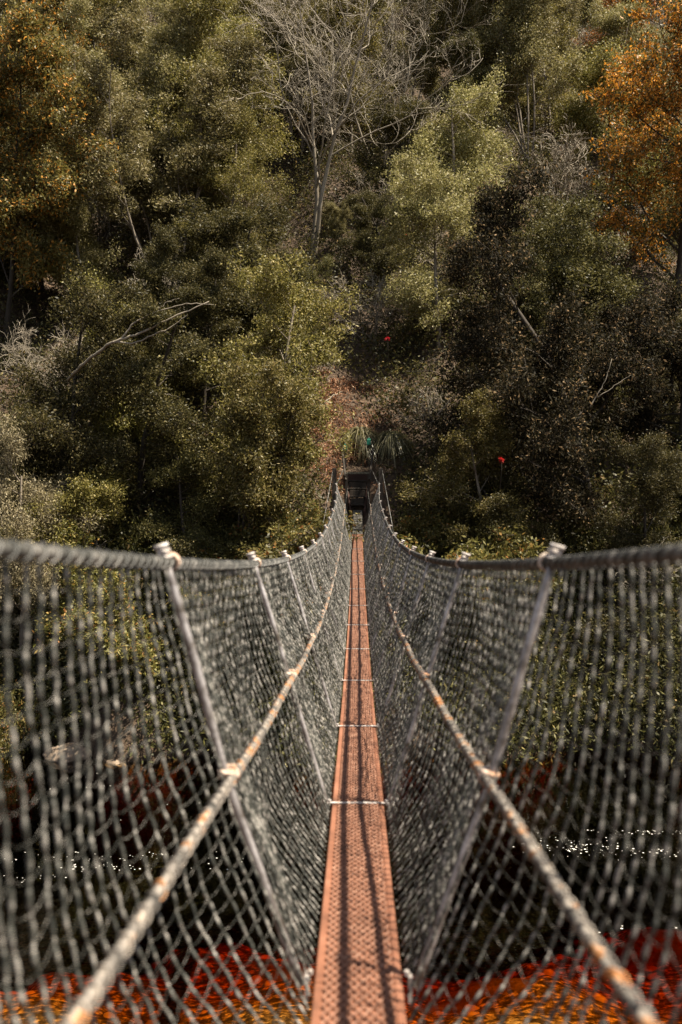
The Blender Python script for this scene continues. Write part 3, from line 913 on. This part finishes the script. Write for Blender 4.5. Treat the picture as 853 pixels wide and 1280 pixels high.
D = 27.4
A_ = lambda px, py, d=D: tuple(atpx(px, py, d))
dead_limb([([A_(85, 475, 29.5), A_(110, 450, 28.3), A_(140, 428), A_(175, 418), A_(215, 398), A_(262, 378)], .055),
           ([A_(140, 428), A_(165, 430), A_(190, 420), A_(215, 410), A_(235, 394)], .03),
           ([A_(150, 426), A_(168, 404), A_(195, 390), A_(235, 380), A_(268, 382)], .03),
           ([A_(195, 390), A_(210, 378), A_(225, 374)], .015)], 'long forked silver limb fallen across the dark trees on the left')
dead_limb([([A_(175, 105, 50), A_(190, 88, 50), A_(212, 78, 50), A_(236, 82, 50)], .07), ([A_(186, 92, 50), A_(205, 92, 50), A_(225, 94, 50)], .04), ([A_(200, 80, 50), A_(184, 74, 50)], .03)], 'short white broken limb high in the upper left')
dead_limb([([A_(190, 500, 28.5), A_(205, 492, 28.5), A_(225, 497, 28.5)], .02), ([A_(200, 494, 28.5), A_(203, 484, 28.5)], .012)], 'small pale twig hooked over the dark tree below the long limb')
dead_limb([([A_(395, 515, 32), A_(412, 497, 32.3), A_(428, 490, 32.6)], .035), ([A_(408, 502, 33.2), A_(420, 507, 33)], .02)], 'short grey log lying on the bare earth above the stairs')
dead_limb([([A_(545, 520, 29.5), A_(565, 497, 29.5), A_(592, 480, 29.5)], .018)], 'thin straight dead branch right of the drooping grass')
dead_limb([([A_(735, 510, 27.5), A_(752, 482, 27.5), A_(762, 450, 27.5)], .02), ([A_(745, 498, 27.5), A_(770, 480, 27.5), A_(785, 470, 27.5)], .014)], 'forked pale branch in front of the dark tree on the right')
dead_limb([([A_(300, 60, 48), A_(345, 85, 47), A_(372, 130, 46)], .045), ([A_(330, 76, 47.5), A_(345, 60, 47.5)], .02)], 'arching white limb crossing left of the leafless silver tree')

# drooping grass tree above the stairs
def grass_tree(x, y, z, R_, n, label):
    o = empty('grass_tree', (x, y, z), label, 'plant')
    mb = MB()
    mb.tube([(0, 0, -.5), (0, 0, .3)], [.16, .12], 8)
    mb.build('trunk', M['bark'], o)
    mb = MB()
    for k in range(n):
        a = rng.uniform(0, 6.283)
        L = R_ * rng.uniform(.7, 1.25)
        el = rng.uniform(.35, 1.4)
        t = np.linspace(0, 1, 7)
        hor = L * t * math.cos(el) + L * .25 * t ** 2
        ver = .3 + L * (t * math.sin(el) * .9 - 1.25 * t ** 2.2)
        side = .04 * np.sin(t * 3 + k)
        c = np.stack([hor * math.cos(a) - side * math.sin(a), hor * math.sin(a) + side * math.cos(a), ver], -1)
        w = .014 * (1 - t ** 2 * .9)
        b_ = np.array((-math.sin(a), math.cos(a), 0))
        V = np.stack([c - b_ * w[:, None], c + b_ * w[:, None]], 1).reshape(-1, 3)
        mb.add(V, [(2 * i, 2 * i + 1, 2 * i + 3, 2 * i + 2) for i in range(6)])
    mb.build('blades', M['blade'], o)


for (px, py, d, r_, lab) in ((450, 545, 33.4, 1.25, 'drooping grass tuft directly behind the two green capped posts'), (488, 548, 33.0, 1.15, 'drooping grass tuft right of the green capped posts')):
    P = atpx(px, py, d)
    gz = float(ground_z(P[0], P[1]))
    grass_tree(P[0], P[1], max(gz, P[2] - .3), r_, 520, lab)

# red blossoms
for px, py, d, lab in ((507, 297, 38, 'red blossom above the rounded olive gold tree'), (626, 574, 26.6, 'red blossom low at the left side of the large dark tree'), (484, 424, 31.5, 'red blossom between the olive gold tree and the grass')):
    P = atpx(px, py, d)
    o = empty('red_flower', tuple(P), lab, 'flower')
    mb = MB()
    tp = rng.normal(size=(8, 3)) * .02
    V, q = leaves(rng, tp, 9, .022, .07, .025, outw=2)
    mb.add(V, q)
    mb.build('petals', M['petal'], o)
    mb = MB()
    mb.tube([(0, 0, -.02), (.02, .1, -.3), (.05, .6, -.8)], .012, 5)
    mb.build('stem', M['bark'], o)

# undergrowth, one mass over the slope
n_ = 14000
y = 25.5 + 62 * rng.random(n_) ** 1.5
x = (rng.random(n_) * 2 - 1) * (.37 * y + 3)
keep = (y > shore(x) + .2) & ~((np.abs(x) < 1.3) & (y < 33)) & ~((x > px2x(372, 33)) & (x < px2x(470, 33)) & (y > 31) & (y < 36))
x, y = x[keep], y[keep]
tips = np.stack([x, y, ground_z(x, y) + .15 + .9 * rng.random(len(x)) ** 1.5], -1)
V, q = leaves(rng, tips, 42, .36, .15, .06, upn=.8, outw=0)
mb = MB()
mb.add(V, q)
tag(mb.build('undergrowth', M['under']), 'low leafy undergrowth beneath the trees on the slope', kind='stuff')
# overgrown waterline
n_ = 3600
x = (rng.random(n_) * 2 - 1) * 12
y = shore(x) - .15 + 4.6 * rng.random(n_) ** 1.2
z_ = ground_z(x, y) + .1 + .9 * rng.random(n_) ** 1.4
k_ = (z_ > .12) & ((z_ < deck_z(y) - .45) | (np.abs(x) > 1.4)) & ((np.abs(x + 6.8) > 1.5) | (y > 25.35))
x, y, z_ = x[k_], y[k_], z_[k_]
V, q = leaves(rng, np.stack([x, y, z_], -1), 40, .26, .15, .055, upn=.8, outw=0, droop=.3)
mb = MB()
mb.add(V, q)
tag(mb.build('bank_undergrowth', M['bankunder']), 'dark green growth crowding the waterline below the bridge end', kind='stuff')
# dead fern litter on the bare bank
n_ = 520
x = rng.normal(px2x(412, 33.5), .95, n_)
y = rng.uniform(31, 36, n_)
k_ = ~((np.abs(x) < .6) & (y < 32.4))
x, y = x[k_], y[k_]
tips = np.stack([x, y, ground_z(x, y) + .08], -1)
V, q = leaves(rng, tips, 26, .16, .17, .03, upn=1.0, outw=0, flat=.4)
mb = MB()
mb.add(V, q)
tag(mb.build('dead_fern_litter', M['deadfern']), 'rust coloured dead fern litter on the bare bank above the stairs', kind='stuff')

# ------------------------------------------------------------------ light, camera
w = bpy.data.worlds.new('World')
scene.world = w
w.use_nodes = True
nt = w.node_tree
bg = nt.nodes['Background']
sky = nt.nodes.new('ShaderNodeTexSky')
sky.sky_type = 'NISHITA'
sky.sun_disc = False
to_sun = Vector((.485, -.10, 1)).normalized()
el = math.asin(to_sun.z)
az = math.atan2(to_sun.x, to_sun.y)
sky.sun_elevation = el
sky.sun_rotation = az
hsv = nt.nodes.new('ShaderNodeHueSaturation')
hsv.inputs['Saturation'].default_value = .55
nt.links.new(sky.outputs[0], hsv.inputs['Color'])
nt.links.new(hsv.outputs[0], bg.inputs[0])
bg.inputs[1].default_value = .05
sun = bpy.data.lights.new('sun', 'SUN')
sun.energy = 5.0
sun.angle = R(.53)
sun.color = (1, .90, .74)
so = bpy.data.objects.new('sun', sun)
COL.objects.link(so)
so.rotation_euler = to_sun.to_track_quat('Z', 'Y').to_euler()

cd = bpy.data.cameras.new('camera')
cam = bpy.data.objects.new('camera', cd)
COL.objects.link(cam)
cam.location = (-.004, 0, EYE)
cam.rotation_euler = (R(90) - math.atan(40 / F), 0, math.atan(20.5 / F))
cd.sensor_fit = 'VERTICAL'
cd.sensor_height = 36
cd.sensor_width = 24
cd.lens = 35
cd.clip_start = .05
cd.clip_end = 600
cd.dof.use_dof = True
cd.dof.focus_distance = 22
cd.dof.aperture_fstop = 2.2
scene.camera = cam

scene.view_settings.view_transform = 'Standard'
scene.view_settings.look = 'None'
scene.view_settings.exposure = 1.42
scene.view_settings.gamma = 1
c = scene.cycles
c.use_denoising = True
c.max_bounces = 6
c.diffuse_bounces = 3
c.glossy_bounces = 3
c.transmission_bounces = 3
c.transparent_max_bounces = 8
c.caustics_reflective = False
c.caustics_refractive = False
c.sample_clamp_indirect = 6
